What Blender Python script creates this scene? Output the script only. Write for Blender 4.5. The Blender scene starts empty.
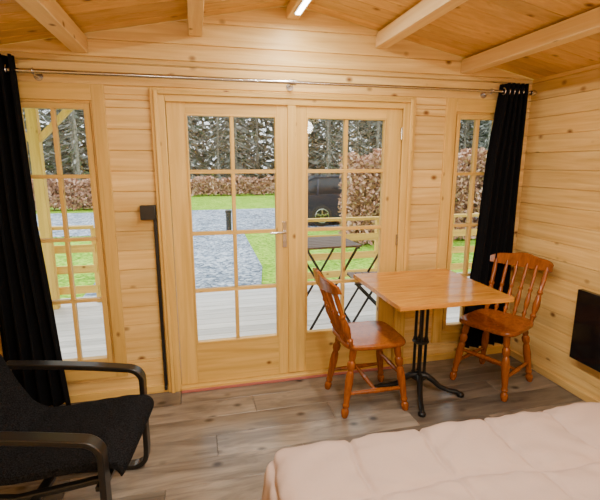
import bpy, math, random
import numpy as np
from mathutils import Vector, Matrix
random.seed(7); rng=np.random.default_rng(7)
D2R=math.pi/180
# ---------------------------------------------------------------- materials
def newmat(name):
    m=bpy.data.materials.new(name); m.use_nodes=True
    nt=m.node_tree; b=nt.nodes['Principled BSDF']; return m,nt,b
def plain(name,col,rough=.5,metal=0,spec=.5,bump=0,bscale=60,var=0):
    m,nt,b=newmat(name); N=nt.nodes; L=nt.links
    b.inputs['Base Color'].default_value=(*col,1); b.inputs['Roughness'].default_value=rough
    b.inputs['Metallic'].default_value=metal; b.inputs['Specular IOR Level'].default_value=spec
    if bump or var:
        tc=N.new('ShaderNodeTexCoord'); n=N.new('ShaderNodeTexNoise'); n.inputs['Scale'].default_value=bscale; n.inputs['Detail'].default_value=5
        L.new(tc.outputs['Object'],n.inputs['Vector'])
        if bump:
            bp=N.new('ShaderNodeBump'); bp.inputs['Strength'].default_value=bump; bp.inputs['Distance'].default_value=.01
            L.new(n.outputs['Fac'],bp.inputs['Height']); L.new(bp.outputs['Normal'],b.inputs['Normal'])
        if var:
            r=N.new('ShaderNodeValToRGB'); r.color_ramp.elements[0].position=.35; r.color_ramp.elements[1].position=.65
            r.color_ramp.elements[0].color=(*[c*(1-var) for c in col],1); r.color_ramp.elements[1].color=(*[min(1,c*(1+var)) for c in col],1)
            L.new(n.outputs['Fac'],r.inputs['Fac']); L.new(r.outputs['Color'],b.inputs['Base Color'])
    return m
def wood(name,light,dark,axis=0,along=.7,across=14,rough=.45,knots=True,var=.12,knotcol=(.20,.08,.02),kscale=6.5,kth=.10,bump=.15,spec=.4,p0=.33,p1=.66):
    m,nt,b=newmat(name); N=nt.nodes; L=nt.links
    tc=N.new('ShaderNodeTexCoord'); geo=N.new('ShaderNodeNewGeometry')
    mul=N.new('ShaderNodeVectorMath'); mul.operation='SCALE'; mul.inputs[0].default_value=(37,53,71)
    L.new(geo.outputs['Random Per Island'],mul.inputs['Scale'])
    add=N.new('ShaderNodeVectorMath'); add.operation='ADD'
    L.new(tc.outputs['Object'],add.inputs[0]); L.new(mul.outputs[0],add.inputs[1])
    mp=N.new('ShaderNodeMapping'); s=[across]*3; s[axis]=along; mp.inputs['Scale'].default_value=s
    L.new(add.outputs[0],mp.inputs['Vector'])
    n=N.new('ShaderNodeTexNoise'); n.inputs['Scale'].default_value=1.6; n.inputs['Detail'].default_value=7; n.inputs['Distortion'].default_value=.9; n.inputs['Roughness'].default_value=.6
    L.new(mp.outputs[0],n.inputs['Vector'])
    r=N.new('ShaderNodeValToRGB'); e=r.color_ramp.elements; e[0].position=p0; e[1].position=p1
    e[0].color=(*dark,1); e[1].color=(*light,1); L.new(n.outputs['Fac'],r.inputs['Fac'])
    hsv=N.new('ShaderNodeHueSaturation'); mr=N.new('ShaderNodeMapRange')
    mr.inputs['To Min'].default_value=1-var; mr.inputs['To Max'].default_value=1+var
    L.new(geo.outputs['Random Per Island'],mr.inputs['Value']); L.new(mr.outputs[0],hsv.inputs['Value']); L.new(r.outputs['Color'],hsv.inputs['Color'])
    out=hsv.outputs['Color']
    if knots:
        mp2=N.new('ShaderNodeMapping'); s2=[kscale]*3; s2[axis]=kscale*.72; mp2.inputs['Scale'].default_value=s2
        L.new(add.outputs[0],mp2.inputs['Vector'])
        v=N.new('ShaderNodeTexVoronoi'); v.inputs['Scale'].default_value=1; L.new(mp2.outputs[0],v.inputs['Vector'])
        kr=N.new('ShaderNodeValToRGB'); k=kr.color_ramp.elements; k[0].position=kth*.45; k[0].color=(1,1,1,1); k[1].position=kth*1.5; k[1].color=(0,0,0,1)
        e2=kr.color_ramp.elements.new(kth); e2.color=(.5,.5,.5,1)
        L.new(v.outputs['Distance'],kr.inputs['Fac'])
        mx=N.new('ShaderNodeMix'); mx.data_type='RGBA'; L.new(kr.outputs['Color'],mx.inputs['Factor']); L.new(out,mx.inputs[6]); mx.inputs[7].default_value=(*knotcol,1)
        out=mx.outputs[2]
    L.new(out,b.inputs['Base Color'])
    b.inputs['Roughness'].default_value=rough; b.inputs['Specular IOR Level'].default_value=spec
    if bump:
        bp=N.new('ShaderNodeBump'); bp.inputs['Strength'].default_value=bump; bp.inputs['Distance'].default_value=.002
        L.new(n.outputs['Fac'],bp.inputs['Height']); L.new(bp.outputs['Normal'],b.inputs['Normal'])
    return m
PL,PD=(.84,.60,.235),(.63,.38,.105)
M_wallx=wood('pine_x',PL,PD,0,var=.14); M_wally=wood('pine_y',PL,PD,1,var=.14); M_wallz=wood('pine_z',PL,PD,2)
FL,FD=(.79,.52,.15),(.61,.36,.075)
M_framez=wood('frame_z',FL,FD,2,kth=.075,var=.1); M_framex=wood('frame_x',FL,FD,0,kth=.075,var=.1)
M_beam=wood('beam_y',(.90,.69,.36),(.76,.52,.21),1,kth=.08)
M_ceil=wood('ceil_x',(.79,.52,.18),(.60,.35,.09),0,var=.14)
M_floor=wood('laminate',(.27,.225,.175),(.075,.058,.045),0,along=1.3,across=8,rough=.28,var=.28,knotcol=(.035,.025,.018),kth=.12,bump=.12,spec=.5,p0=.30,p1=.68)
M_chair=wood('chair_wood',(.34,.095,.010),(.20,.048,.005),2,along=3,across=25,rough=.2,knots=False,var=.08)
M_top=wood('table_wood',(.62,.29,.042),(.40,.155,.018),0,along=2,across=14,rough=.2,knots=False,var=.16)
M_out=wood('veranda_wood',(.80,.53,.10),(.60,.36,.055),0,rough=.7,kth=.08)
M_outz=wood('veranda_wood_z',(.80,.53,.10),(.60,.36,.055),2,rough=.7,kth=.08)
M_deck=wood('deck_wood',(.72,.71,.71),(.50,.49,.49),0,rough=.6,var=.15,knots=False)
M_slat=wood('bistro_slat',(.13,.075,.045),(.07,.04,.025),0,rough=.5,knots=False)
M_black=plain('black_fabric',(.005,.005,.006),.95,bump=.3,bscale=300,spec=.1)
M_cush=plain('black_cushion',(.009,.009,.010),.95,bump=.5,bscale=180,spec=.08,var=.95)
M_bwood=plain('black_wood',(.010,.009,.008),.3)
M_iron=plain('black_iron',(.008,.008,.008),.4,metal=.3)
M_gloss=plain('black_gloss',(.006,.006,.007),.12)
M_plas=plain('black_plastic',(.010,.010,.010),.4)
M_chrome=plain('chrome',(.55,.54,.53),.22,metal=1)
M_pink=plain('draught_strip',(.45,.14,.11),.8)
M_quilt=plain('comforter_fabric',(.47,.355,.30),.85,bump=.12,bscale=90,spec=.12)
M_sheet=plain('mattress_fabric',(.7,.66,.6),.9)
M_white=plain('white_plastic',(.8,.8,.78),.4)
M_car=plain('car_paint',(.018,.026,.045),.15,spec=.5)
M_carglass=plain('car_glass',(.012,.016,.02),.08,spec=.35)
M_lamp=plain('tail_lamp',(.4,.02,.02),.2)
M_tyre=plain('tyre',(.012,.012,.012),.8)
M_bark=plain('bark',(.19,.165,.14),.9,var=.4,bscale=6)
def ground(name,cols,s1,s2,bump,bd):
    m,nt,b=newmat(name); N=nt.nodes; L=nt.links; tc=N.new('ShaderNodeTexCoord')
    v=N.new('ShaderNodeTexVoronoi'); v.inputs['Scale'].default_value=s1; L.new(tc.outputs['Object'],v.inputs['Vector'])
    n=N.new('ShaderNodeTexNoise'); n.inputs['Scale'].default_value=s2; n.inputs['Detail'].default_value=6; L.new(tc.outputs['Object'],n.inputs['Vector'])
    sx=N.new('ShaderNodeSeparateColor'); L.new(v.outputs['Color'],sx.inputs[0])
    a=N.new('ShaderNodeMath'); a.operation='MULTIPLY_ADD'; L.new(sx.outputs[0],a.inputs[0]); a.inputs[1].default_value=.5; 
    h=N.new('ShaderNodeMath'); h.operation='MULTIPLY'; L.new(n.outputs['Fac'],h.inputs[0]); h.inputs[1].default_value=.5; L.new(h.outputs[0],a.inputs[2])
    r=N.new('ShaderNodeValToRGB'); e=r.color_ramp.elements; e[0].position=.2; e[1].position=.8; e[0].color=(*cols[0],1); e[1].color=(*cols[-1],1)
    q=e.new(.5); q.color=(*cols[1],1)
    L.new(a.outputs[0],r.inputs['Fac']); L.new(r.outputs['Color'],b.inputs['Base Color']); b.inputs['Roughness'].default_value=.9; b.inputs['Specular IOR Level'].default_value=.1
    bp=N.new('ShaderNodeBump'); bp.inputs['Strength'].default_value=bump; bp.inputs['Distance'].default_value=bd; L.new(a.outputs[0],bp.inputs['Height']); L.new(bp.outputs['Normal'],b.inputs['Normal'])
    return m
M_grass=ground('grass',[(.08,.20,.008),(.22,.43,.02),(.42,.60,.08)],22,1.3,.8,.05)
M_gravel=ground('gravel',[(.05,.07,.10),(.21,.26,.33),(.58,.63,.70)],20,2.5,.9,.03)
def leafmat(name,cols,tr=.25):
    m,nt,b=newmat(name); N=nt.nodes; L=nt.links
    geo=N.new('ShaderNodeNewGeometry'); r=N.new('ShaderNodeValToRGB')
    e=r.color_ramp.elements; e[0].color=(*cols[0],1); e[1].color=(*cols[-1],1)
    for i,c in enumerate(cols[1:-1]): q=r.color_ramp.elements.new((i+1)/(len(cols)-1)); q.color=(*c,1)
    L.new(geo.outputs['Random Per Island'],r.inputs['Fac']); L.new(r.outputs['Color'],b.inputs['Base Color']); b.inputs['Roughness'].default_value=.8
    return m
M_beech=leafmat('beech_leaf',[(.18,.075,.045),(.46,.23,.13),(.62,.40,.29),(.30,.14,.08)])
M_needle=leafmat('needles',[(.055,.065,.05),(.14,.15,.12),(.30,.295,.255),(.09,.11,.075)])
def glassmat():
    m=bpy.data.materials.new('window_glass'); m.use_nodes=True; nt=m.node_tree; N=nt.nodes; L=nt.links; N.clear()
    o=N.new('ShaderNodeOutputMaterial'); mx=N.new('ShaderNodeMixShader'); t=N.new('ShaderNodeBsdfTransparent'); g=N.new('ShaderNodeBsdfGlossy')
    g.inputs['Roughness'].default_value=.02; t.inputs['Color'].default_value=(.97,.985,.98,1)
    fr=N.new('ShaderNodeFresnel'); fr.inputs['IOR'].default_value=1.35; L.new(fr.outputs[0],mx.inputs[0])
    L.new(t.outputs[0],mx.inputs[1]); L.new(g.outputs[0],mx.inputs[2]); L.new(mx.outputs[0],o.inputs['Surface']); return m
M_glass=glassmat()
def emis(name,col,st):
    m,nt,b=newmat(name); b.inputs['Base Color'].default_value=(1,1,1,1); b.inputs['Emission Color'].default_value=(*col,1); b.inputs['Emission Strength'].default_value=st; return m
M_led=emis('led',(1,.95,.85),20)
# ---------------------------------------------------------------- builder
class B:
    def __init__(s): s.v=[]; s.f=[]; s.m=[]; s.mats=[]
    def mi(s,mat):
        if mat not in s.mats: s.mats.append(mat)
        return s.mats.index(mat)
    def add(s,vs,fs,mat):
        o=len(s.v); s.v+= [tuple(v) for v in vs]; i=s.mi(mat)
        for f in fs: s.f.append(tuple(o+k for k in f)); s.m.append(i)
    def box(s,a,b,mat,M=None):
        x0,y0,z0=[min(a[i],b[i]) for i in range(3)]; x1,y1,z1=[max(a[i],b[i]) for i in range(3)]
        vs=[(x0,y0,z0),(x1,y0,z0),(x1,y1,z0),(x0,y1,z0),(x0,y0,z1),(x1,y0,z1),(x1,y1,z1),(x0,y1,z1)]
        if M: vs=[M@Vector(v) for v in vs]
        s.add(vs,[(0,3,2,1),(4,5,6,7),(0,1,5,4),(1,2,6,5),(2,3,7,6),(3,0,4,7)],mat)
    def bar(s,p0,p1,w,h,mat,up=(0,0,1)):
        p0=Vector(p0);p1=Vector(p1);d=(p1-p0).normalized();u=Vector(up); sd=d.cross(u)
        if sd.length<1e-4: sd=d.cross(Vector((1,0,0)))
        sd.normalize(); u=sd.cross(d).normalized(); vs=[]
        for p in (p0,p1):
            for a,b in ((-1,-1),(1,-1),(1,1),(-1,1)): vs.append(p+sd*a*w/2+u*b*h/2)
        s.add(vs,[(0,1,2,3),(7,6,5,4),(0,4,5,1),(1,5,6,2),(2,6,7,3),(3,7,4,0)],mat)
    def lathe(s,p0,p1,prof,mat,n=14):
        p0=Vector(p0);p1=Vector(p1);d=(p1-p0); a=d.normalized(); t=a.orthogonal().normalized(); b=a.cross(t)
        vs=[];fs=[];k=len(prof)
        for q,r in prof:
            for j in range(n):
                an=2*math.pi*j/n; vs.append(p0+d*q+t*math.cos(an)*r+b*math.sin(an)*r)
        for i in range(k-1):
            for j in range(n): fs.append((i*n+j,i*n+(j+1)%n,(i+1)*n+(j+1)%n,(i+1)*n+j))
        fs.append(tuple(range(n))[::-1]); fs.append(tuple((k-1)*n+j for j in range(n)))
        s.add(vs,fs,mat)
    def cyl(s,p0,p1,r0,mat,r1=None,n=14): s.lathe(p0,p1,[(0,r0),(1,r0 if r1 is None else r1)],mat,n)
    def ribbon(s,path,w,t,mat,side=(0,1,0)):
        P=[Vector(p) for p in path]; sd=Vector(side).normalized(); vs=[];fs=[]
        for i,p in enumerate(P):
            d=(P[min(i+1,len(P)-1)]-P[max(i-1,0)]).normalized(); nn=sd.cross(d).normalized()
            for a,b in ((-1,-1),(1,-1),(1,1),(-1,1)): vs.append(p+sd*a*w/2+nn*b*t/2)
        for i in range(len(P)-1):
            for j in range(4): fs.append((i*4+j,i*4+(j+1)%4,(i+1)*4+(j+1)%4,(i+1)*4+j))
        fs.append((3,2,1,0)); e=(len(P)-1)*4; fs.append((e,e+1,e+2,e+3)); s.add(vs,fs,mat)
    def tube(s,path,r,mat,n=10,closed=False):
        P=[Vector(p) for p in path]; vs=[];fs=[]; k=len(P); up=None
        for i,p in enumerate(P):
            a=P[(i-1)%k] if closed else P[max(i-1,0)]; b=P[(i+1)%k] if closed else P[min(i+1,k-1)]
            d=(b-a).normalized()
            if up is None: up=d.orthogonal().normalized()
            up=(up-d*up.dot(d)).normalized(); w=d.cross(up)
            rr=r[i] if isinstance(r,(list,tuple)) else r
            for j in range(n): an=2*math.pi*j/n; vs.append(p+up*math.cos(an)*rr+w*math.sin(an)*rr)
        for i in range(k if closed else k-1):
            i2=(i+1)%k
            for j in range(n): fs.append((i*n+j,i*n+(j+1)%n,i2*n+(j+1)%n,i2*n+j))
        if not closed: fs.append(tuple(range(n))[::-1]); fs.append(tuple((k-1)*n+j for j in range(n)))
        s.add(vs,fs,mat)
    def loft(s,rings,mat):
        n=len(rings[0]);vs=[v for r in rings for v in r];fs=[]
        for i in range(len(rings)-1):
            for j in range(n): fs.append((i*n+j,i*n+(j+1)%n,(i+1)*n+(j+1)%n,(i+1)*n+j))
        fs.append(tuple(range(n))[::-1]); fs.append(tuple((len(rings)-1)*n+j for j in range(n))); s.add(vs,fs,mat)
    def obj(s,name,bevel=.003,seg=2,smooth=True,loc=(0,0,0),rot=0,subsurf=0,parent=None):
        me=bpy.data.meshes.new(name); me.from_pydata(s.v,[],s.f); 
        for m in s.mats: me.materials.append(m)
        me.polygons.foreach_set('material_index',s.m)
        import bmesh
        bm=bmesh.new(); bm.from_mesh(me); bmesh.ops.recalc_face_normals(bm,faces=bm.faces); bm.to_mesh(me); bm.free()
        if smooth:
            me.polygons.foreach_set('use_smooth',[True]*len(me.polygons)); me.set_sharp_from_angle(angle=38*D2R)
        o=bpy.data.objects.new(name,me); bpy.context.scene.collection.objects.link(o)
        o.location=loc; o.rotation_euler=(0,0,rot)
        if bevel:
            b=o.modifiers.new('bevel','BEVEL'); b.width=bevel; b.segments=seg; b.limit_method='ANGLE'; b.angle_limit=40*D2R
        if subsurf: q=o.modifiers.new('sub','SUBSURF'); q.levels=q.render_levels=subsurf
        if parent: o.parent=parent
        return o
def board(b,O,U,V,N,u0b,u1b,u0t,u1t,v0,v1,mat,c=.0055,T=.05):
    """planed board with V-groove chamfers top and bottom"""
    O=Vector(O);U=Vector(U);V=Vector(V);N=Vector(N)
    c=min(c,(v1-v0)*.3); dp=c*1.4
    def P(u,v,n): return O+U*u+V*v+N*n
    prof=[(v0,-T),(v0,-dp),(v0+c*.7,0),(v1-c*.7,0),(v1,-dp),(v1,-T)]
    vs=[]
    for side in (0,1):
        for v,n in prof:
            t=(v-v0)/(v1-v0); u=(u0b+(u0t-u0b)*t) if side==0 else (u1b+(u1t-u1b)*t)
            vs.append(P(u,v,n))
    fs=[(i,(i+1)%6,(i+1)%6+6,i+6) for i in range(6)]+[(5,4,3,2,1,0),(6,7,8,9,10,11)]
    b.add(vs,fs,mat)
# ---------------------------------------------------------------- room
WY=2.87; XR=2.46; XL=-1.35; YR=-1.7; RX=.64; RZ=2.52; SL=.2; BH=.125
def roof(x): return RZ-SL*abs(x-RX)
def gable(name,y,N,opens):
    b=B(); z=0.
    while z<RZ-.001:
        z1=min(z+BH,RZ)
        def lim(zz):
            if zz<=roof(XR)+1e-6: r=XR
            else: r=RX+(RZ-zz)/SL
            if zz<=roof(XL)+1e-6: l=XL
            else: l=RX-(RZ-zz)/SL
            return max(l,XL),min(r,XR)
        cuts=sorted({z,z1}|{q for q in (roof(XR),roof(XL)) if z+1e-3<q<z1-1e-3}|{q for o in opens for q in (o[2],o[3]) if z+1e-4<q<z1-1e-4})
        for a,c in zip(cuts[:-1],cuts[1:]):
            lb,rb=lim(a); lt,rt=lim(c)
            act=sorted([o for o in opens if o[2]<=a+1e-4 and o[3]>=c-1e-4])
            prev=(lb,lt)
            for o in act:
                board(b,(0,y,0),(1,0,0),(0,0,1),N,prev[0],o[0],prev[1],o[0],a,c,M_wallx); prev=(o[1],o[1])
            if rb-prev[0]>.001: board(b,(0,y,0),(1,0,0),(0,0,1),N,prev[0],rb,prev[1],max(rt,prev[1]),a,c,M_wallx)
        z=z1
    return b.obj(name,bevel=0,smooth=False)
OPW1=(-1.01,-.56,.23,1.92); OPW2=(1.82,2.23,.23,1.92); OPD=(-.19,1.45,0,1.95)
gable('wall_back',WY,(0,-1,0),[OPW1,OPW2,OPD])
gable('wall_rear',YR,(0,1,0),[])
def side(name,x,N):
    b=B(); z=0; top=roof(x)
    while z<top-.001:
        z1=min(z+BH,top); board(b,(x,0,0),(0,1,0),(0,0,1),N,YR-.05,WY+.05,YR-.05,WY+.05,z,z1,M_wally); z=z1
    b.obj(name,bevel=0,smooth=False)
side('wall_right',XR,(-1,0,0)); side('wall_left',XL,(1,0,0))
b=B(); ln=math.sqrt(1+SL*SL)
y=YR-.05
while y<WY+.0:
    y1=y+.11
    for sgn,xe in ((1,XR+.05),(-1,XL-.05)):
        U=Vector((sgn,0,-SL))/ln; N=Vector((-sgn*SL,0,-1))/ln; L_=abs(xe-RX)*ln
        board(b,(RX,0,RZ),U,(0,1,0),N,0,L_,0,L_,y,min(y1,WY+.03),M_ceil,T=.04)
    y=y1
b.obj('ceiling',bevel=0,smooth=False)
for xc,w in ((-.61,.085),(.04,.08),(.64,.08),(1.245,.085),(1.895,.085)):
    b=B(); zt=roof(abs(xc-RX)+RX+w/2)-.001 if xc!=.64 else RZ-.015
    b.box((xc-w/2,YR,roof(xc)-(.10 if xc!=.64 else .085)),(xc+w/2,WY-.001,zt),M_beam)
    b.obj('ceiling_beam',bevel=.004)
b=B(); y=YR; row=0
while y<WY:
    y1=min(y+.19,WY); x=XL-(row*.47%1.2)
    while x<XR:
        xa=max(x,XL); xb=min(x+1.2,XR)
        if xb>xa: b.box((xa+.0008,y+.0008,-.02),(xb-.0008,y1-.0008,0),M_floor)
        x+=1.2
    y=y1; row+=1
b.box((XL-.05,YR-.05,-.06),(XR+.05,WY+.05,-.02),M_plas)
b.obj('floor',bevel=.0015,seg=1,smooth=False)
def bb(name,a,c):
    b=B(); b.box(a,c,M_framex if 'back' in name or 'rear' in name else M_wally); b.obj(name,bevel=.004)
b=B(); 
for xa,xb in ((XL,-.245),(1.515,XR)): b.box((xa,WY-.018,0),(xb,WY,.055),M_framex)
b.obj('baseboard_back',bevel=.004)
bb('baseboard_right',(XR-.018,YR,0),(XR,WY-.02,.055)); bb('baseboard_left',(XL,YR,0),(XL+.018,WY-.02,.055)); bb('baseboard_rear',(XL+.02,YR,0),(XR-.02,YR+.018,.055))
# ---------------------------------------------------------------- windows
def window(name,g0,g1,o,c0,c1):
    b=B(); gz0,gz1=.29,1.86
    x0,x1,z0,z1=o; e=.001
    for q in ((x0+e,x0+.025),(x1-.025,x1-e)): b.box((q[0],WY-.005,z0+e),(q[1],WY+.085,z1-e),M_framez)
    b.box((x0+.025,WY-.005,z0+e),(x1-.025,WY+.085,z0+.025),M_framex); b.box((x0+.025,WY-.005,z1-.025),(x1-.025,WY+.085,z1-e),M_framex)
    b.box((x0+.027,WY-.012,z0+.027),(g0,WY+.04,z1-.027),M_framez); b.box((g1,WY-.012,z0+.027),(x1-.027,WY+.04,z1-.027),M_framez)
    b.box((g0,WY-.012,z0+.027),(g1,WY+.04,gz0),M_framex); b.box((g0,WY-.012,gz1),(g1,WY+.04,z1-.027),M_framex)
    mx=(g0+g1)/2
    for z in (1.47,1.085,.69): b.box((g0,WY-.008,z-.011),(g1,WY+.03,z+.011),M_framex)
    zs=[gz0,.679,.701,1.074,1.096,1.459,1.481,gz1]
    for i in range(0,8,2): b.box((mx-.011,WY-.009,zs[i]),(mx+.011,WY+.03,zs[i+1]),M_framez)
    b.box((c0,WY-.022,.155),(x0+.012,WY-.001,2.0),M_framez); b.box((x1-.012,WY-.022,.155),(c1,WY-.001,2.0),M_framez)
    b.box((x0+.012,WY-.022,z1-.012),(x1-.012,WY-.001,2.0),M_framex); b.box((x0+.012,WY-.022,.155),(x1-.012,WY-.001,z0+.012),M_framex)
    b.box((g0-.01,WY+.012,gz0-.01),(g1+.01,WY+.016,gz1+.01),M_glass)
    return b.obj(name,bevel=.003)
window('window_1',-.955,-.62,OPW1,-1.08,-.50)
window('window_2',1.875,2.175,OPW2,1.755,2.29)
# ---------------------------------------------------------------- doors
b=B()
b.box((-.245,WY-.03,.0),(-.16,WY-.001,1.995),M_framez); b.box((1.42,WY-.03,.0),(1.51,WY-.001,1.995),M_framez)
b.box((-.16,WY-.03,1.915),(1.42,WY-.001,1.995),M_framex)
b.box((-.225,WY-.042,.0),(-.20,WY-.03,1.98),M_framez); b.box((1.465,WY-.042,.0),(1.49,WY-.03,1.98),M_framez); b.box((-.2,WY-.042,1.955),(1.465,WY-.03,1.98),M_framex)
b.obj('trim_1',bevel=.004)
b=B()
for q in ((-.189,-.16),(1.42,1.449)): b.box((q[0],WY,0),(q[1],WY+.09,1.949),M_framez)
b.box((-.16,WY,1.94),(1.42,WY+.09,1.949),M_framex)
b.box((-.16,WY-.05,.0),(1.42,WY+.09,.035),M_framex)
b.box((-.16,WY-.062,.0),(1.42,WY-.051,.018),M_pink)
b.obj('door_frame',bevel=.003)
def leaf(name,x0,x1,g0,g1,mx,handle):
    b=B(); ya,yb=WY-.012,WY+.035; z0,z1=.038,1.935; gz0,gz1=.33,1.85
    b.box((x0,ya,z0),(g0,yb,z1),M_framez); b.box((g1,ya,z0),(x1,yb,z1),M_framez)
    b.box((g0,ya,z0),(g1,yb,gz0),M_framex); b.box((g0,ya,gz1),(g1,yb,z1),M_framex)
    for a in ((g0,gz0,g0+.012,gz1),(g1-.012,gz0,g1,gz1)): b.box((a[0],ya-.005,a[1]),(a[2],yb-.01,a[3]),M_framez)
    for a in ((g0+.012,gz0,g1-.012,gz0+.012),(g0+.012,gz1-.012,g1-.012,gz1)): b.box((a[0],ya-.005,a[1]),(a[2],yb-.01,a[3]),M_framex)
    for z in (1.495,1.095,.705): b.box((g0+.012,ya+.002,z-.012),(g1-.012,yb-.012,z+.012),M_framex)
    zs=[gz0+.012,.693,.717,1.083,1.107,1.483,1.507,gz1-.012]
    for i in range(0,8,2): b.box((mx-.012,ya+.001,zs[i]),(mx+.012,yb-.012,zs[i+1]),M_framez)
    b.box((g0+.005,WY+.008,gz0+.005),(g1-.005,WY+.012,gz1-.005),M_glass)
    if handle:
        b.box((.60,ya-.014,z0+.01),(.655,ya-.001,z1-.01),M_framez)
        b.box((.562,ya-.006,.98),(.592,ya-.0005,1.16),M_chrome)
        b.cyl((.577,ya-.004,1.09),(.577,ya-.05,1.09),.009,M_chrome)
        b.tube([(.577,ya-.045,1.09),(.56,ya-.05,1.09),(.50,ya-.048,1.088),(.47,ya-.046,1.087)],.008,M_chrome)
        b.cyl((.577,ya-.004,1.02),(.577,ya-.012,1.02),.01,M_chrome)
    else:
        for z in (.25,1.0,1.75): b.cyl((x1-.004,ya-.01,z-.04),(x1-.004,ya-.01,z+.04),.008,M_chrome)
    return b.obj(name,bevel=.003)
leaf('door_1',-.155,.627,-.045,.53,.24,True)
leaf('door_2',.632,1.415,.728,1.30,1.01,False)
b=B(); b.box((-.272,WY-.024,.03),(-.252,WY-.004,1.25),M_plas); b.box((-.345,WY-.05,1.20),(-.252,WY-.001,1.29),M_plas)
b.box((-.272,WY-.03,.02),(-.252,WY-.004,.05),M_plas)
b.obj('control_box',bevel=.004)
# ---------------------------------------------------------------- curtain rod & curtains
ry,rz=2.78,2.045
b=B(); b.cyl((-1.2,ry,rz),(.62,ry,rz),.0125,M_chrome); b.cyl((.62,ry,rz),(2.39,ry,rz),.0105,M_chrome)
b.cyl((.60,ry,rz),(.64,ry,rz),.018,M_chrome)
for x in (-1.2,2.37): b.lathe((x,ry,rz),(x+(.05 if x>0 else -.05),ry,rz),[(0,.013),(.1,.02),(.6,.022),(1,.012)],M_chrome)
for x in (-.84,.62,2.05):
    b.bar((x,ry,rz-.012),(x,WY-.005,rz-.012),.012,.012,M_chrome); b.cyl((x,WY-.006,rz-.012),(x,WY,rz-.012),.025,M_chrome)
    b.tube([(x,ry+.017*math.cos(a),rz+.017*math.sin(a)) for a in [i*math.pi/8 for i in range(16)]],.003,M_chrome,closed=True,n=6)
b.obj('curtain_rod',bevel=0)
def curtain(name,xl,xr,zb,zt,folds,amp=.045):
    b=B(); nu,nv=folds*14,50; vs=[];fs=[]
    for j in range(nv+1):
        v=j/nv; z=zb+(zt-zb)*v
        for i in range(nu+1):
            u=i/nu; x=xl(z)+(xr(z)-xl(z))*u
            a=amp*(1-.25*(1-v))
            yy=ry+.008+a*math.sin(u*folds*2*math.pi+.4*math.sin(z*2+u*5)*(1-v))+.008*math.sin(z*4+u*9)*(1-v)
            x+=.012*math.sin(u*folds*4*math.pi)*(1)
            vs.append((x,yy,z))
    for j in range(nv):
        for i in range(nu): k=j*(nu+1)+i; fs.append((k,k+1,k+nu+2,k+nu+1))
    b.add(vs,fs,M_black)
    o=b.obj(name,bevel=0); m=o.modifiers.new('s','SOLIDIFY'); m.thickness=.003
    r=B()
    for k in range(folds*2):
        u=(k)/(folds*2)+.02; x=xl(zt)+(xr(zt)-xl(zt))*u
        r.tube([(x,ry+.024*math.cos(a),rz+.024*math.sin(a)) for a in [i*math.pi/10 for i in range(20)]],.004,M_chrome,closed=True,n=6)
    q=r.obj('eyelets',bevel=0,parent=o)
    return o
def lerp(pts):
    P=sorted(pts); return lambda z: float(np.interp(z,[p[0] for p in P],[p[1] for p in P]))
curtain('curtain',lerp([(0,-1.2),(2.12,-1.16)]),lerp([(0,-.84),(.6,-.875),(1.2,-.915),(2.12,-.925)]),.03,2.12,5)
curtain('curtain',lerp([(.1,1.97),(.9,2.03),(1.6,2.08),(2.1,2.145)]),lerp([(0,2.35),(2.1,2.33)]),.12,2.10,5,.04)
# ---------------------------------------------------------------- dining table
def dining_table():
    b=B(); h=.78; s=.365
    for i in range(6):
        y0=-s+i*2*s/6; b.box((-s,y0+.0004,h-.03),(s,y0+2*s/6-.0004,h),M_top)
    b.box((-.2,-.2,h-.042),(.2,.2,h-.031),M_iron)
    for a in range(4):
        an=a*math.pi/2+math.pi/4+.38; dx,dy=math.cos(an),math.sin(an)
        P=[(.28,.016),(.25,.03),(.20,.036),(.14,.06),(.09,.105),(.05,.13),(0,.135)]
        b.tube([(dx*r,dy*r+.03,z) for r,z in P],[.016,.018,.017,.018,.020,.024,.024],M_iron,n=8)
        b.lathe((dx*.28,dy*.28+.03,0),(dx*.28,dy*.28+.03,.03),[(0,.024),(.6,.026),(1,.014)],M_iron)
        b.tube([(dx*.05,dy*.05+.03,.62),(dx*.10,dy*.10+.03,.70),(dx*.17,dy*.17+.03,.728)],.011,M_iron,n=8)
        b.lathe((dx*.035,dy*.035+.03,.12),(dx*.035,dy*.035+.03,.66),[(0,.012),(.05,.016),(.08,.010),(.45,.010),(.5,.017),(.55,.010),(.92,.010),(.95,.016),(1,.012)],M_iron,n=10)
    for z in (.12,.38,.64): b.lathe((0,.03,z-.012),(0,.03,z+.012),[(0,.045),(.5,.058),(1,.045)],M_iron,n=20)
    b.lathe((0,.03,.10),(0,.03,.13),[(0,.02),(.5,.05),(1,.05)],M_iron)
    return b.obj('dining_table',bevel=.003,loc=(1.42,2.415,0))
dining_table()
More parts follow.
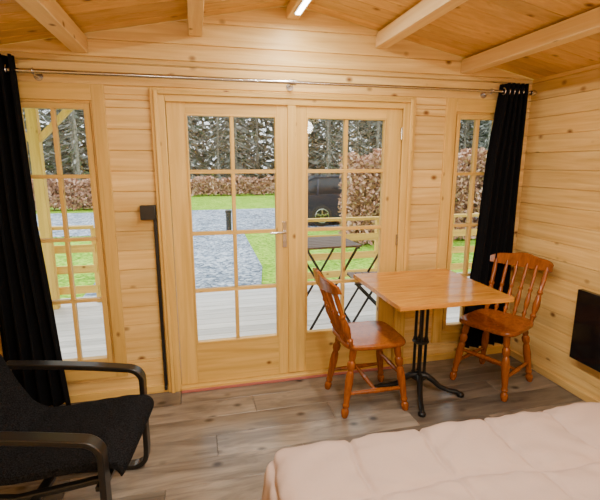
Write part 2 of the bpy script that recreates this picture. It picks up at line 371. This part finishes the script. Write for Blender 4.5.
# ---------------------------------------------------------------- chairs
LEG=[(0,.015),(.06,.022),(.10,.022),(.13,.015),(.17,.021),(.20,.016),(.30,.020),(.50,.024),(.62,.021),(.66,.015),(.70,.023),(.76,.024),(.80,.016),(.84,.020),(1,.021)]
def chair(loc,rot):
    b=B(); sz=.435
    def outline(k,z):
        pts=[]
        for i in range(40):
            a=2*math.pi*i/40; c,s=math.cos(a),math.sin(a); e=.42
            x=math.copysign(abs(c)**e,c)*.205*k; y=math.copysign(abs(s)**e,s)*(.205+.012*c)*k
            pts.append((x,y,z))
        return pts
    b.loft([outline(.93,sz),outline(.99,sz+.008),outline(1,sz+.022),outline(.97,sz+.034),outline(.85,sz+.036),outline(.6,sz+.031),outline(.2,sz+.028)],M_chair)
    ft={}; tp={}
    for i,(fx,fy,tx,ty) in enumerate(((.20,.19,.14,.14),(.20,-.19,.14,-.14),(-.21,.18,-.14,.13),(-.21,-.18,-.14,-.13))):
        b.lathe((fx,fy,0),(tx,ty,sz+.01),[(q,r*1.1) for q,r in LEG],M_chair); ft[i]=Vector((fx,fy,0)); tp[i]=Vector((tx,ty,sz))
    def at(i,z): return ft[i]+(tp[i]-ft[i])*(z/sz)
    ST=[(0,.009),(.15,.012),(.45,.016),(.5,.018),(.55,.016),(.85,.012),(1,.009)]
    for z,(i,j) in ((.15,(0,2)),(.15,(1,3))): b.lathe(at(i,z),at(j,z),ST,M_chair,10)
    b.lathe((at(0,.15)+at(2,.15))/2,(at(1,.15)+at(3,.15))/2,ST,M_chair,10)
    b.lathe(at(0,.24),at(1,.24),ST,M_chair,10)
    SP=[(0,.010),(.08,.011),(.12,.016),(.16,.010),(.22,.014),(.32,.018),(.45,.014),(.5,.010),(.54,.016),(.58,.010),(.8,.012),(1,.009)]
    zt=.815
    def bx(y): return -.285-.035*(1-(y/.2)**2)
    for y in (-.178,.178): b.lathe((-.165,y*.92,sz+.02),(bx(y*1.0),y*1.02,zt+.02),[(q,r*1.35) for q,r in SP],M_chair,12)
    for y in (-.105,-.035,.035,.105): b.lathe((-.178,y*.95,sz+.02),(bx(y),y,zt+.02),SP,M_chair,10)
    rings=[]
    for k in range(25):
        y=-.222+.444*k/24; x=-.285-.035*(1-(y/.2)**2) if abs(y)<.2 else -.285+.02*(abs(y)-.2)/.02
        e=1-(abs(y)/.222)**3; z0=.80+.012*(abs(y)/.222)**2; z1=.858+.04*e+.008*math.cos(y*2*math.pi/.22)*e; th=.011
        lean=-.02
        rings.append([(x-th,y,z0),(x+th,y,z0),(x+th+lean,y,z1),(x-th+lean,y,z1)])
    b.loft(rings,M_chair)
    return b.obj('dining_chair',bevel=.003,loc=loc,rot=rot)
chair((1.04,2.46,0),0)
chair((2.02,2.47,0),206*D2R)
# ---------------------------------------------------------------- armchair
def armchair(loc,rot):
    b=B()
    for y in (-.285,.285):
        path=[]
        for x,z in ((-.36,.60),(-.25,.595),(-.1,.585),(.05,.572),(.16,.56)): path.append((x,y,z))
        for k in range(1,9):
            a=math.pi/2*k/8; path.append((.20+.07*math.sin(a),y,.49+.065*math.cos(a)))
        for z in (.40,.25,.12): path.append((.27-.01*(.49-z),y,z))
        for k in range(1,9):
            a=math.pi/2*k/8; path.append((.265-.07*(1-math.cos(a)) ,y,.085-.07*math.sin(a)))
        path+=[(.05,y,.015),(-.3,y,.015)]
        b.ribbon(path,.055,.024,M_bwood)
        b.ribbon([(-.30,y,.03),(-.36,y,.10),(-.375,y,.25),(-.37,y,.45),(-.36,y,.59)],.05,.022,M_bwood)
    for y in (-.235,.235):
        s=[(.27,y,.36),(.10,y,.325),(-.08,y,.29),(-.2,y,.30),(-.29,y,.37),(-.36,y,.55),(-.42,y,.75),(-.47,y,.92)]
        b.ribbon(s,.03,.022,M_bwood)
    for x,z in ((.25,.345),(.0,.295),(-.22,.30)): b.bar((x,-.285,z),(x,.285,z),.04,.02,M_bwood,up=(0,0,1))
    for k in range(6):
        t=k/5; x=-.31-.15*t; z=.44+.44*t; b.bar((x,-.235,z),(x,.235,z),.02,.03,M_bwood)
    o=b.obj('armchair',bevel=.004,loc=loc,rot=rot)
    c=B(); cl=[(.315,.36),(.325,.395),(.29,.42),(.2,.415),(.05,.395),(-.08,.375),(-.18,.375),(-.25,.42),(-.32,.55),(-.38,.70),(-.44,.86),(-.48,.94)]
    xs=np.array(cl); dd=np.r_[0,np.cumsum(np.hypot(*np.diff(xs,axis=0).T))]; tt=np.linspace(0,dd[-1],120)
    cx=np.interp(tt,dd,xs[:,0]); cz=np.interp(tt,dd,xs[:,1])
    ker=np.ones(7)/7; cx2=np.convolve(np.pad(cx,3,'edge'),ker,'valid'); cz2=np.convolve(np.pad(cz,3,'edge'),ker,'valid')
    rings=[]; prev=None
    for i in range(120):
        i0,i1=max(i-1,0),min(i+1,119); d=Vector((cx2[i1]-cx2[i0],0,cz2[i1]-cz2[i0])).normalized(); nn=Vector((0,1,0)).cross(d)
        if prev is not None and nn.dot(prev)<0: nn=-nn
        prev=nn
        th=.034*(1-.75*abs(2*i/119-1)**14)*(.86+.14*abs(math.sin(i*.30)))
        p=Vector((cx2[i],0,cz2[i])); r=[]
        for k in range(20):
            a=2*math.pi*k/20; cc,ss=math.cos(a),math.sin(a)
            r.append(p+Vector((0,math.copysign(abs(cc)**.35,cc)*.25,0))+nn*math.copysign(abs(ss)**.6,ss)*th)
        rings.append(r)
    c.loft(rings,M_cush); c.obj('seat_cushion',bevel=0,parent=o)
    return o
armchair((-.61,1.86,0),-8*D2R)
# ---------------------------------------------------------------- bed
def bed():
    x0,y0=.29,1.36; X1=XR-.04; Y1=-.02; top=.49
    b=B(); b.box((x0+.03,Y1,.0),(x0+.08,Y1+.05,.14),M_bwood); b.box((x0+.03,y0-.1,.0),(x0+.08,y0-.05,.14),M_bwood)
    b.box((X1-.08,Y1,.0),(X1-.03,Y1+.05,.14),M_bwood); b.box((X1-.08,y0-.1,.0),(X1-.03,y0-.05,.14),M_bwood)
    b.box((x0+.02,Y1,.14),(X1,y0-.02,.27),M_bwood); 
    o=b.obj('bed',bevel=.01)
    m=B(); m.box((x0+.01,Y1,.272),(X1,y0-.01,.455),M_sheet); m.obj('mattress',bevel=.03,seg=4,parent=o)
    c=B(); W=X1-x0; H=y0-Y1; dr=.36; ns,nt_=440,330; vs=[];fs=[];st=[]
    r=.075
    for j in range(nt_+1):
        t=-dr+(H+dr)*j/nt_
        for i in range(ns+1):
            s=-dr+(W+dr)*i/ns
            ds,dt=min(s,0),min(t,0); d=math.hypot(ds,dt)
            px,py=x0+max(s,0),y0-max(t,0); z=top
            if d>0:
                ux,uy=ds/d,-dt/d; dd=min(d,.40)
                if dd<r*math.pi/2: o_,dn=r*math.sin(dd/r),r*(1-math.cos(dd/r))
                else: o_,dn=r+.10*(dd-r*math.pi/2),r+(dd-r*math.pi/2)
                wv=.015*math.sin((s-t)*22)*max(0,dn-.05)/.3
                px+=ux*(o_+wv);py+=uy*(o_+wv);z-=dn
            vs.append((px,py,z)); st.append((s,t))
    for j in range(nt_):
        for i in range(ns): k=j*(ns+1)+i; fs.append((k,k+1,k+ns+2,k+ns+1))
    me=bpy.data.meshes.new('t'); me.from_pydata(vs,[],fs); nr=np.zeros(len(vs)*3,dtype=np.float32); me.vertex_normals.foreach_get('vector',nr); nr=nr.reshape(-1,3)
    if nr[len(vs)//2][2]<0: nr=-nr
    V=[]
    for (s,t),p,nn in zip(st,vs,nr):
        sw=s+.02*math.sin(t*5+.6)+.008*math.sin(t*13); tw=t+.025*math.sin(s*4)+.008*math.sin(s*11+1)
        a=abs(math.sin(math.pi*(sw+.05)/.30)); q=abs(math.sin(math.pi*(tw+.10)/.36))
        pf=.013*(min(1,a*5)**.6)*(min(1,q*5)**.6)+.014*(a*q)**.7
        pf+=.0045*math.sin(75*t+7*math.sin(9*s))*math.exp(-3.5*a)*min(1,a*8)
        pf+=.0045*math.sin(70*s+7*math.sin(8*t))*math.exp(-3.5*q)*min(1,q*8)
        pf+=.005*math.sin(s*19+3*math.sin(t*11))*math.sin(t*23+2*math.sin(s*9))
        V.append(Vector(p)+Vector(nn.tolist())*pf)
    c.add(V,fs,M_quilt); k=c.obj('comforter',bevel=0,smooth=True,parent=o); k.data.polygons.foreach_set('use_smooth',[True]*len(k.data.polygons))
    if 'sharp_edge' in k.data.attributes: k.data.attributes.remove(k.data.attributes['sharp_edge'])
    sd=k.modifiers.new('s','SOLIDIFY'); sd.thickness=.02; sd.offset=-1
bed()
# ---------------------------------------------------------------- heater
b=B(); b.box((XR-.07,1.55,.27),(XR-.03,2.2,.745),M_gloss); b.box((XR-.03,1.65,.35),(XR-.0005,2.1,.65),M_plas)
b.obj('electric_heater',bevel=.006)
# ---------------------------------------------------------------- ridge LED
b=B(); b.box((RX-.022,-1.2,RZ-.097),(RX+.022,2.74,RZ-.086),M_white); b.box((RX-.014,-1.18,RZ-.103),(RX+.014,2.72,RZ-.0975),M_led)
led=b.obj('led_strip_light',bevel=.001)
def area(name,loc,rot,sx,sy,e,col,parent=None):
    l=bpy.data.lights.new(name,'AREA'); l.shape='RECTANGLE'; l.size=sx; l.size_y=sy; l.energy=e; l.color=col
    o=bpy.data.objects.new(name,l); o.location=loc; o.rotation_euler=rot; bpy.context.scene.collection.objects.link(o); 
    if parent: o.parent=parent
    return o
area('led_light',(RX,.77,RZ-.112),(0,0,0),.03,3.8,76,(1,.94,.85))
for i,(x,y) in enumerate(((-.4,-.9),(1.7,-.9))):  # unseen pair of lamps added behind the camera to fill the interior with light
    b=B(); zc=roof(x); b.cyl((x,y,zc-.07),(x,y,zc+.01),.12,M_white,n=32); b.lathe((x,y,zc-.09),(x,y,zc-.07),[(0,.10),(1,.115)],M_led,32); b.obj('added_fill_lamp',bevel=.003)
    l=bpy.data.lights.new('added_fill_bulb','POINT'); l.energy=48; l.shadow_soft_size=.1; l.color=(1,.94,.85); o=bpy.data.objects.new('added_fill_bulb',l); o.location=(x,y,zc-.22); bpy.context.scene.collection.objects.link(o)
# ---------------------------------------------------------------- veranda
DZ=-.05; DY=5.35
b=B(); y=WY+.1
while y<DY:
    b.box((-3.2,y+.003,DZ-.03),(4.6,y+.137,DZ),M_deck); y+=.14
for x in (-3.1,-1,1,3,4.5): b.box((x,WY+.1,-.29),(x+.08,DY-.03,DZ-.03),M_outz)
b.box((-3.2,DY-.02,-.29),(4.6,DY,DZ-.03),M_out)
b.obj('veranda_deck',bevel=.002,seg=1)
RYY=5.22; zt=.86
b=B()
def rail(xa,xb):
    b.box((xa,RYY-.05,zt-.035),(xb,RYY+.05,zt),M_out)
    for z in (.60,.36,.12): b.box((xa,RYY-.012,z-.045),(xb,RYY+.012,z+.045),M_out)
    n=max(1,int(round((xb-xa)/1.1)))
    for i in range(n+1):
        x=xa+(xb-xa)*i/n; b.box((x-.035,RYY+.013,DZ),(x+.035,RYY+.08,zt-.036),M_outz)
rail(-3.1,-1.15); rail(1.25,4.5)
for X in (-3.1,4.5):
    y0,y1=3.0,RYY-.05
    b.box((X-.05,y0,zt-.035),(X+.05,y1,zt),M_out)
    for z in (.60,.36,.12): b.box((X-.012,y0,z-.045),(X+.012,y1,z+.045),M_out)
for x in (-3.1,-1.60,4.4):
    b.box((x-.05,RYY-.15,DZ),(x+.05,RYY-.055,2.2),M_outz)
b.bar((-1.6,RYY-.10,1.75),(-2.1,RYY-.10,2.2),.06,.06,M_outz); b.bar((-1.6,RYY-.10,1.75),(-1.15,RYY-.10,2.2),.06,.06,M_outz)
b.box((-3.3,RYY-.16,2.2),(4.6,RYY-.05,2.36),M_out)
b.obj('veranda_railing',bevel=.004)
b=B()
vr=lambda x:2.75-.2*abs(x-RX)*.5
for sgn,xe in ((1,4.8),(-1,-3.5)):
    vs=[(RX,WY+.05,vr(RX)),(xe,WY+.05,vr(xe)),(xe,DY+.3,vr(xe)),(RX,DY+.3,vr(RX))]
    vs+=[(a,c,z+.06) for a,c,z in vs]
    b.add(vs,[(0,1,2,3),(7,6,5,4),(0,4,5,1),(1,5,6,2),(2,6,7,3),(3,7,4,0)],M_ceil)
b.obj('veranda_roof',bevel=0)
def bistro_table(loc,rot):
    b=B(); h=.87; s=.27
    for i in range(7):
        y0=-s+i*2*s/7; b.box((-s,y0+.004,h-.018),(s,y0+2*s/7-.004,h),M_slat)
    for x in (-s+.03,s-.03): b.bar((x,-s,h-.026),(x,s,h-.026),.02,.014,M_iron)
    for y in (-s+.03,s-.05):
        b.bar((-s+.03,y,h-.03),(s-.02,y,0.014),.012,.022,M_iron); b.bar((s-.03,y+.014,h-.03),(-s+.02,y+.014,.014),.012,.022,M_iron)
    for x in (-s+.02,s-.02): b.bar((x,-s+.03,.008),(x,s-.05,.008),.014,.014,M_iron)
    return b.obj('bistro_table',bevel=.002,loc=loc,rot=rot)
bistro_table((1.16,3.85,DZ),.05)
def bistro_chair(loc,rot):
    b=B(); h=.47
    for i in range(5):
        x0=-.19+i*.076; b.box((x0+.004,-.2,h-.016),(x0+.072,.2,h),M_slat)
    for y in (-.19,.19):
        b.bar((-.19,y,h-.024),(.19,y,h-.024),.012,.02,M_iron)
        b.bar((.22,y*1.05,0.014),(-.26,y*1.05,.86),.012,.022,M_iron); b.bar((-.24,y,0.014),(.17,y,h-.03),.012,.022,M_iron)
    for z in (.80,.70): 
        x=.22-.48*z/.86; b.bar((x,-.19,z),(x,.19,z),.016,.06,M_slat)
    b.bar((.21,-.2,.008),(.21,.2,.008),.012,.012,M_iron); b.bar((-.23,-.19,.008),(-.23,.19,.008),.012,.012,M_iron)
    return b.obj('bistro_chair',bevel=.002,loc=loc,rot=rot)
bistro_chair((1.67,3.95,DZ),math.pi-.15)
# ---------------------------------------------------------------- garden
GZ=-.3
def slab(name,pts,z,mat,t=.04):
    b=B(); n=len(pts); vs=[(x,y,z) for x,y in pts]+[(x,y,z-t) for x,y in pts]
    b.add(vs,[tuple(range(n)),tuple(range(2*n-1,n-1,-1))]+[(i,(i+1)%n,(i+1)%n+n,i+n) for i in range(n)],mat); return b.obj(name,bevel=0,smooth=False)
slab('lawn',[(-60,-20),(70,-20),(70,90),(-60,90)],GZ,M_grass)
slab('gravel_path',[(-1.6,5.37),(.75,5.37),(1.1,7.5),(1.2,11.88),(-1.6,11.88)],GZ+.021,M_gravel,.02)
slab('gravel_road',[(-40,11.9),(50,11.9),(50,17.5),(-40,17.5)],GZ+.021,M_gravel,.02)
def cards(n,box,size,mat,name,fn=None):
    P=rng.random((n,3)); lo=np.array(box[0])+[0,0,size];hi=np.array(box[1]); P=lo+P*(hi-lo)
    if fn is not None: P=fn(P)
    n=len(P); a=rng.normal(size=(n,3)); a/=np.linalg.norm(a,axis=1)[:,None]; c=rng.normal(size=(n,3)); c-=a*(a*c).sum(1)[:,None]; c/=np.linalg.norm(c,axis=1)[:,None]
    s=size*(.6+.8*rng.random((n,1)))
    V=np.stack([P-a*s,P-c*s*.5,P+a*s,P+c*s*.5],1).reshape(-1,3); V[:,2]=np.maximum(V[:,2],GZ+.004)
    F=np.arange(n*4).reshape(-1,4)
    me=bpy.data.meshes.new(name); me.from_pydata(V.tolist(),[],F.tolist()); me.materials.append(mat)
    o=bpy.data.objects.new(name,me); bpy.context.scene.collection.objects.link(o); return o
def hedge(box,n,size=.06,amp=.08):
    def fn(P):
        P=P.copy(); x=P[:,0]; h=(P[:,2]-GZ)/(box[1][2]-GZ)
        P[:,2]+=h*amp*(np.sin(x*3.1)+.6*np.sin(x*7.7+1)+.4*np.sin(x*17)); P[:,1]+=.5*amp*np.sin(x*5+P[:,2]*6)
        return P
    o=cards(n,box,size,M_beech,'beech_hedge',fn)
    b=B(); (x0,y0,z0),(x1,y1,z1)=box
    x=x0+.2
    while x<x1:
        b.tube([(x,(y0+y1)/2,GZ+.006),(x+random.uniform(-.1,.1),(y0+y1)/2+random.uniform(-.1,.1),z1-.2)],[.03,.012],M_bark,n=6); x+=.35
    b.obj('stems',bevel=0,parent=o)
hedge(((3.25,9.0,GZ),(11,9.7,1.78)),46000,.055)
hedge(((-12,14+4.5,GZ),(-3.4,19.3,.95)),16000,.09)
hedge(((-3,25,GZ),(12,25.8,.70)),16000,.10)
b=B(); b.lathe((.8,11.4,GZ+.022),(.8,11.4,GZ+.65),[(0,.07),(.85,.07),(.86,.085),(.97,.085),(1,.05)],M_plas); b.obj('bollard',bevel=0)
b=B()
def forest():
    V=[];F=[]
    T=[]
    for row,(yy,n) in enumerate(((31,24),(34,24),(38,28),(42,32),(46,34))):
        for i in range(n): T.append((-22+62*(i+.5*(row%2)+random.uniform(-.45,.45))/n,yy+random.uniform(-1.2,1.2),row))
    for x,y,row in T:
        H=random.uniform(11,15); tr=random.uniform(.07,.15); b.tube([(x,y,GZ+.012),(x+random.uniform(-.15,.15),y,H*.5),(x+random.uniform(-.3,.3),y,H)],[tr,tr*.7,.03],M_bark,n=7)
        for k in range(520 if row<2 else 700):
            t=random.random()**1.35; z=.4+t*(H-.6); R=(2.2 if z>2.0 else 1.7)*(1-z/H)**.7+.15
            a=random.random()*2*math.pi; r=R*random.uniform(.1,1); dx,dy=math.cos(a),math.sin(a)
            L_=random.uniform(.3,.8); w=random.uniform(.03,.09)*(.8 if row<2 else 3.2)
            p=Vector((x+dx*r,y+dy*r,max(z-.3*r,.2))); d=Vector((dx,dy,-.45)); sd=Vector((-dy,dx,random.uniform(-.8,.8)))
            o=len(V); V.extend([p-d*L_*.5,p-sd*w,p+d*L_*.5,p+sd*w]); F.append((o,o+1,o+2,o+3))
        if row<2:
            for k in range(60):
                z=random.uniform(.6,6.5); a=random.random()*6.28; L_=random.uniform(.8,2.4)
                b.tube([(x,y,z),(x+math.cos(a)*L_*.5,y+math.sin(a)*L_*.5,z-.06*L_),(x+math.cos(a)*L_,y+math.sin(a)*L_,max(z-.28*L_,-.1))],[.022,.014,.006],M_bark,n=4)
    me=bpy.data.meshes.new('needles'); me.from_pydata([(q[0],q[1],max(q[2],GZ+.02)) for q in V],[],F); me.materials.append(M_needle); o=bpy.data.objects.new('needles',me); bpy.context.scene.collection.objects.link(o)
    t=b.obj('conifer_trees',bevel=0); o.parent=t
forest()
def car(loc):
    b=B(); W=.86
    body=[(0.05,.35),(0,.55),(.03,.85),(.12,.92),(1.0,.95),(2.75,.94),(3.3,.86),(3.85,.74),(4.02,.6),(4.05,.35),(3.95,.2),(.12,.2)]
    def ring(y,k,dz=0): return [((x-2)*k+2,y,(z-.55)*k+.55+dz) for x,z in body]
    b.loft([ring(-W,.965),ring(-W+.06,1),ring(W-.06,1),ring(W,.965)],M_car)
    gh=[(.12,.92),(.30,1.30),(.55,1.42),(1.6,1.45),(2.1,1.38),(2.85,.94)]
    def g(y,k): return [((x-1.4)*(1-.12*k*(z>1))+1.4,y*(1-.13*(z-.92)/.5),z) for x,z in gh]
    b.loft([g(-W+.03,0),g(W-.03,0)],M_carglass)
    rf=[(.30,1.31),(.55,1.43),(1.6,1.46),(2.1,1.39),(2.05,1.36),(1.6,1.42),(.58,1.39),(.36,1.29)]
    b.loft([[(x,-.76,z) for x,z in rf],[(x,.76,z) for x,z in rf]],M_car)
    for s in (-1,1):
        for p0,p1 in (((.14,.93),(.34,1.34)),((1.35,.93),(1.35,1.42)),((2.8,.93),(2.08,1.38)),((.62,.93),(.66,1.38))):
            y0=s*(W-.025); y1=s*(W-.025)*(.885); b.bar((p0[0],y0,p0[1]),(p1[0],y1,p1[1]),.05,.04,M_car,up=(0,1,0))
        for x in (.75,3.25):
            b.lathe((x,s*.70,.31),(x,s*.875,.31),[(0,.27),(.1,.31),(.9,.31),(1,.28)],M_tyre,28)
            b.lathe((x,s*.878,.31),(x,s*.882,.31),[(0,.2),(1,.2)],M_plas,20)
            for k in range(5):
                a=k*1.2566+.3; b.bar((x,s*.89,.31),(x+.19*math.cos(a),s*.89,.31+.19*math.sin(a)),.05,.02,M_chrome,up=(0,1,0))
            b.tube([(x+.2*math.cos(q*.314),s*.885,.31+.2*math.sin(q*.314)) for q in range(20)],.014,M_chrome,closed=True,n=6)
        b.box((-.01,s*.6,.72),(.06,s*.82,.86),M_lamp)
    return b.obj('car',bevel=.02,loc=loc)
car((2.80,12.9,GZ+.022))
# ---------------------------------------------------------------- sky & sun
w=bpy.data.worlds.new('sky'); bpy.context.scene.world=w; w.use_nodes=True
bg=w.node_tree.nodes['Background']; bg.inputs['Color'].default_value=(.90,.95,1,1); bg.inputs['Strength'].default_value=3.8
sl=bpy.data.lights.new('sun','SUN'); sl.energy=3; sl.angle=.4; sl.color=(1,.94,.85); so=bpy.data.objects.new('sun',sl); so.rotation_euler=(50*D2R,0,-150*D2R); bpy.context.scene.collection.objects.link(so)
# ---------------------------------------------------------------- camera
cd=bpy.data.cameras.new('camera'); cd.sensor_width=36; cd.lens=430/600*36; cd.clip_start=.02; cd.clip_end=300
co=bpy.data.objects.new('camera',cd); co.location=(0,0,1.55); co.rotation_euler=((90-11.44)*D2R,0,-13.5*D2R)
bpy.context.scene.collection.objects.link(co); bpy.context.scene.camera=co
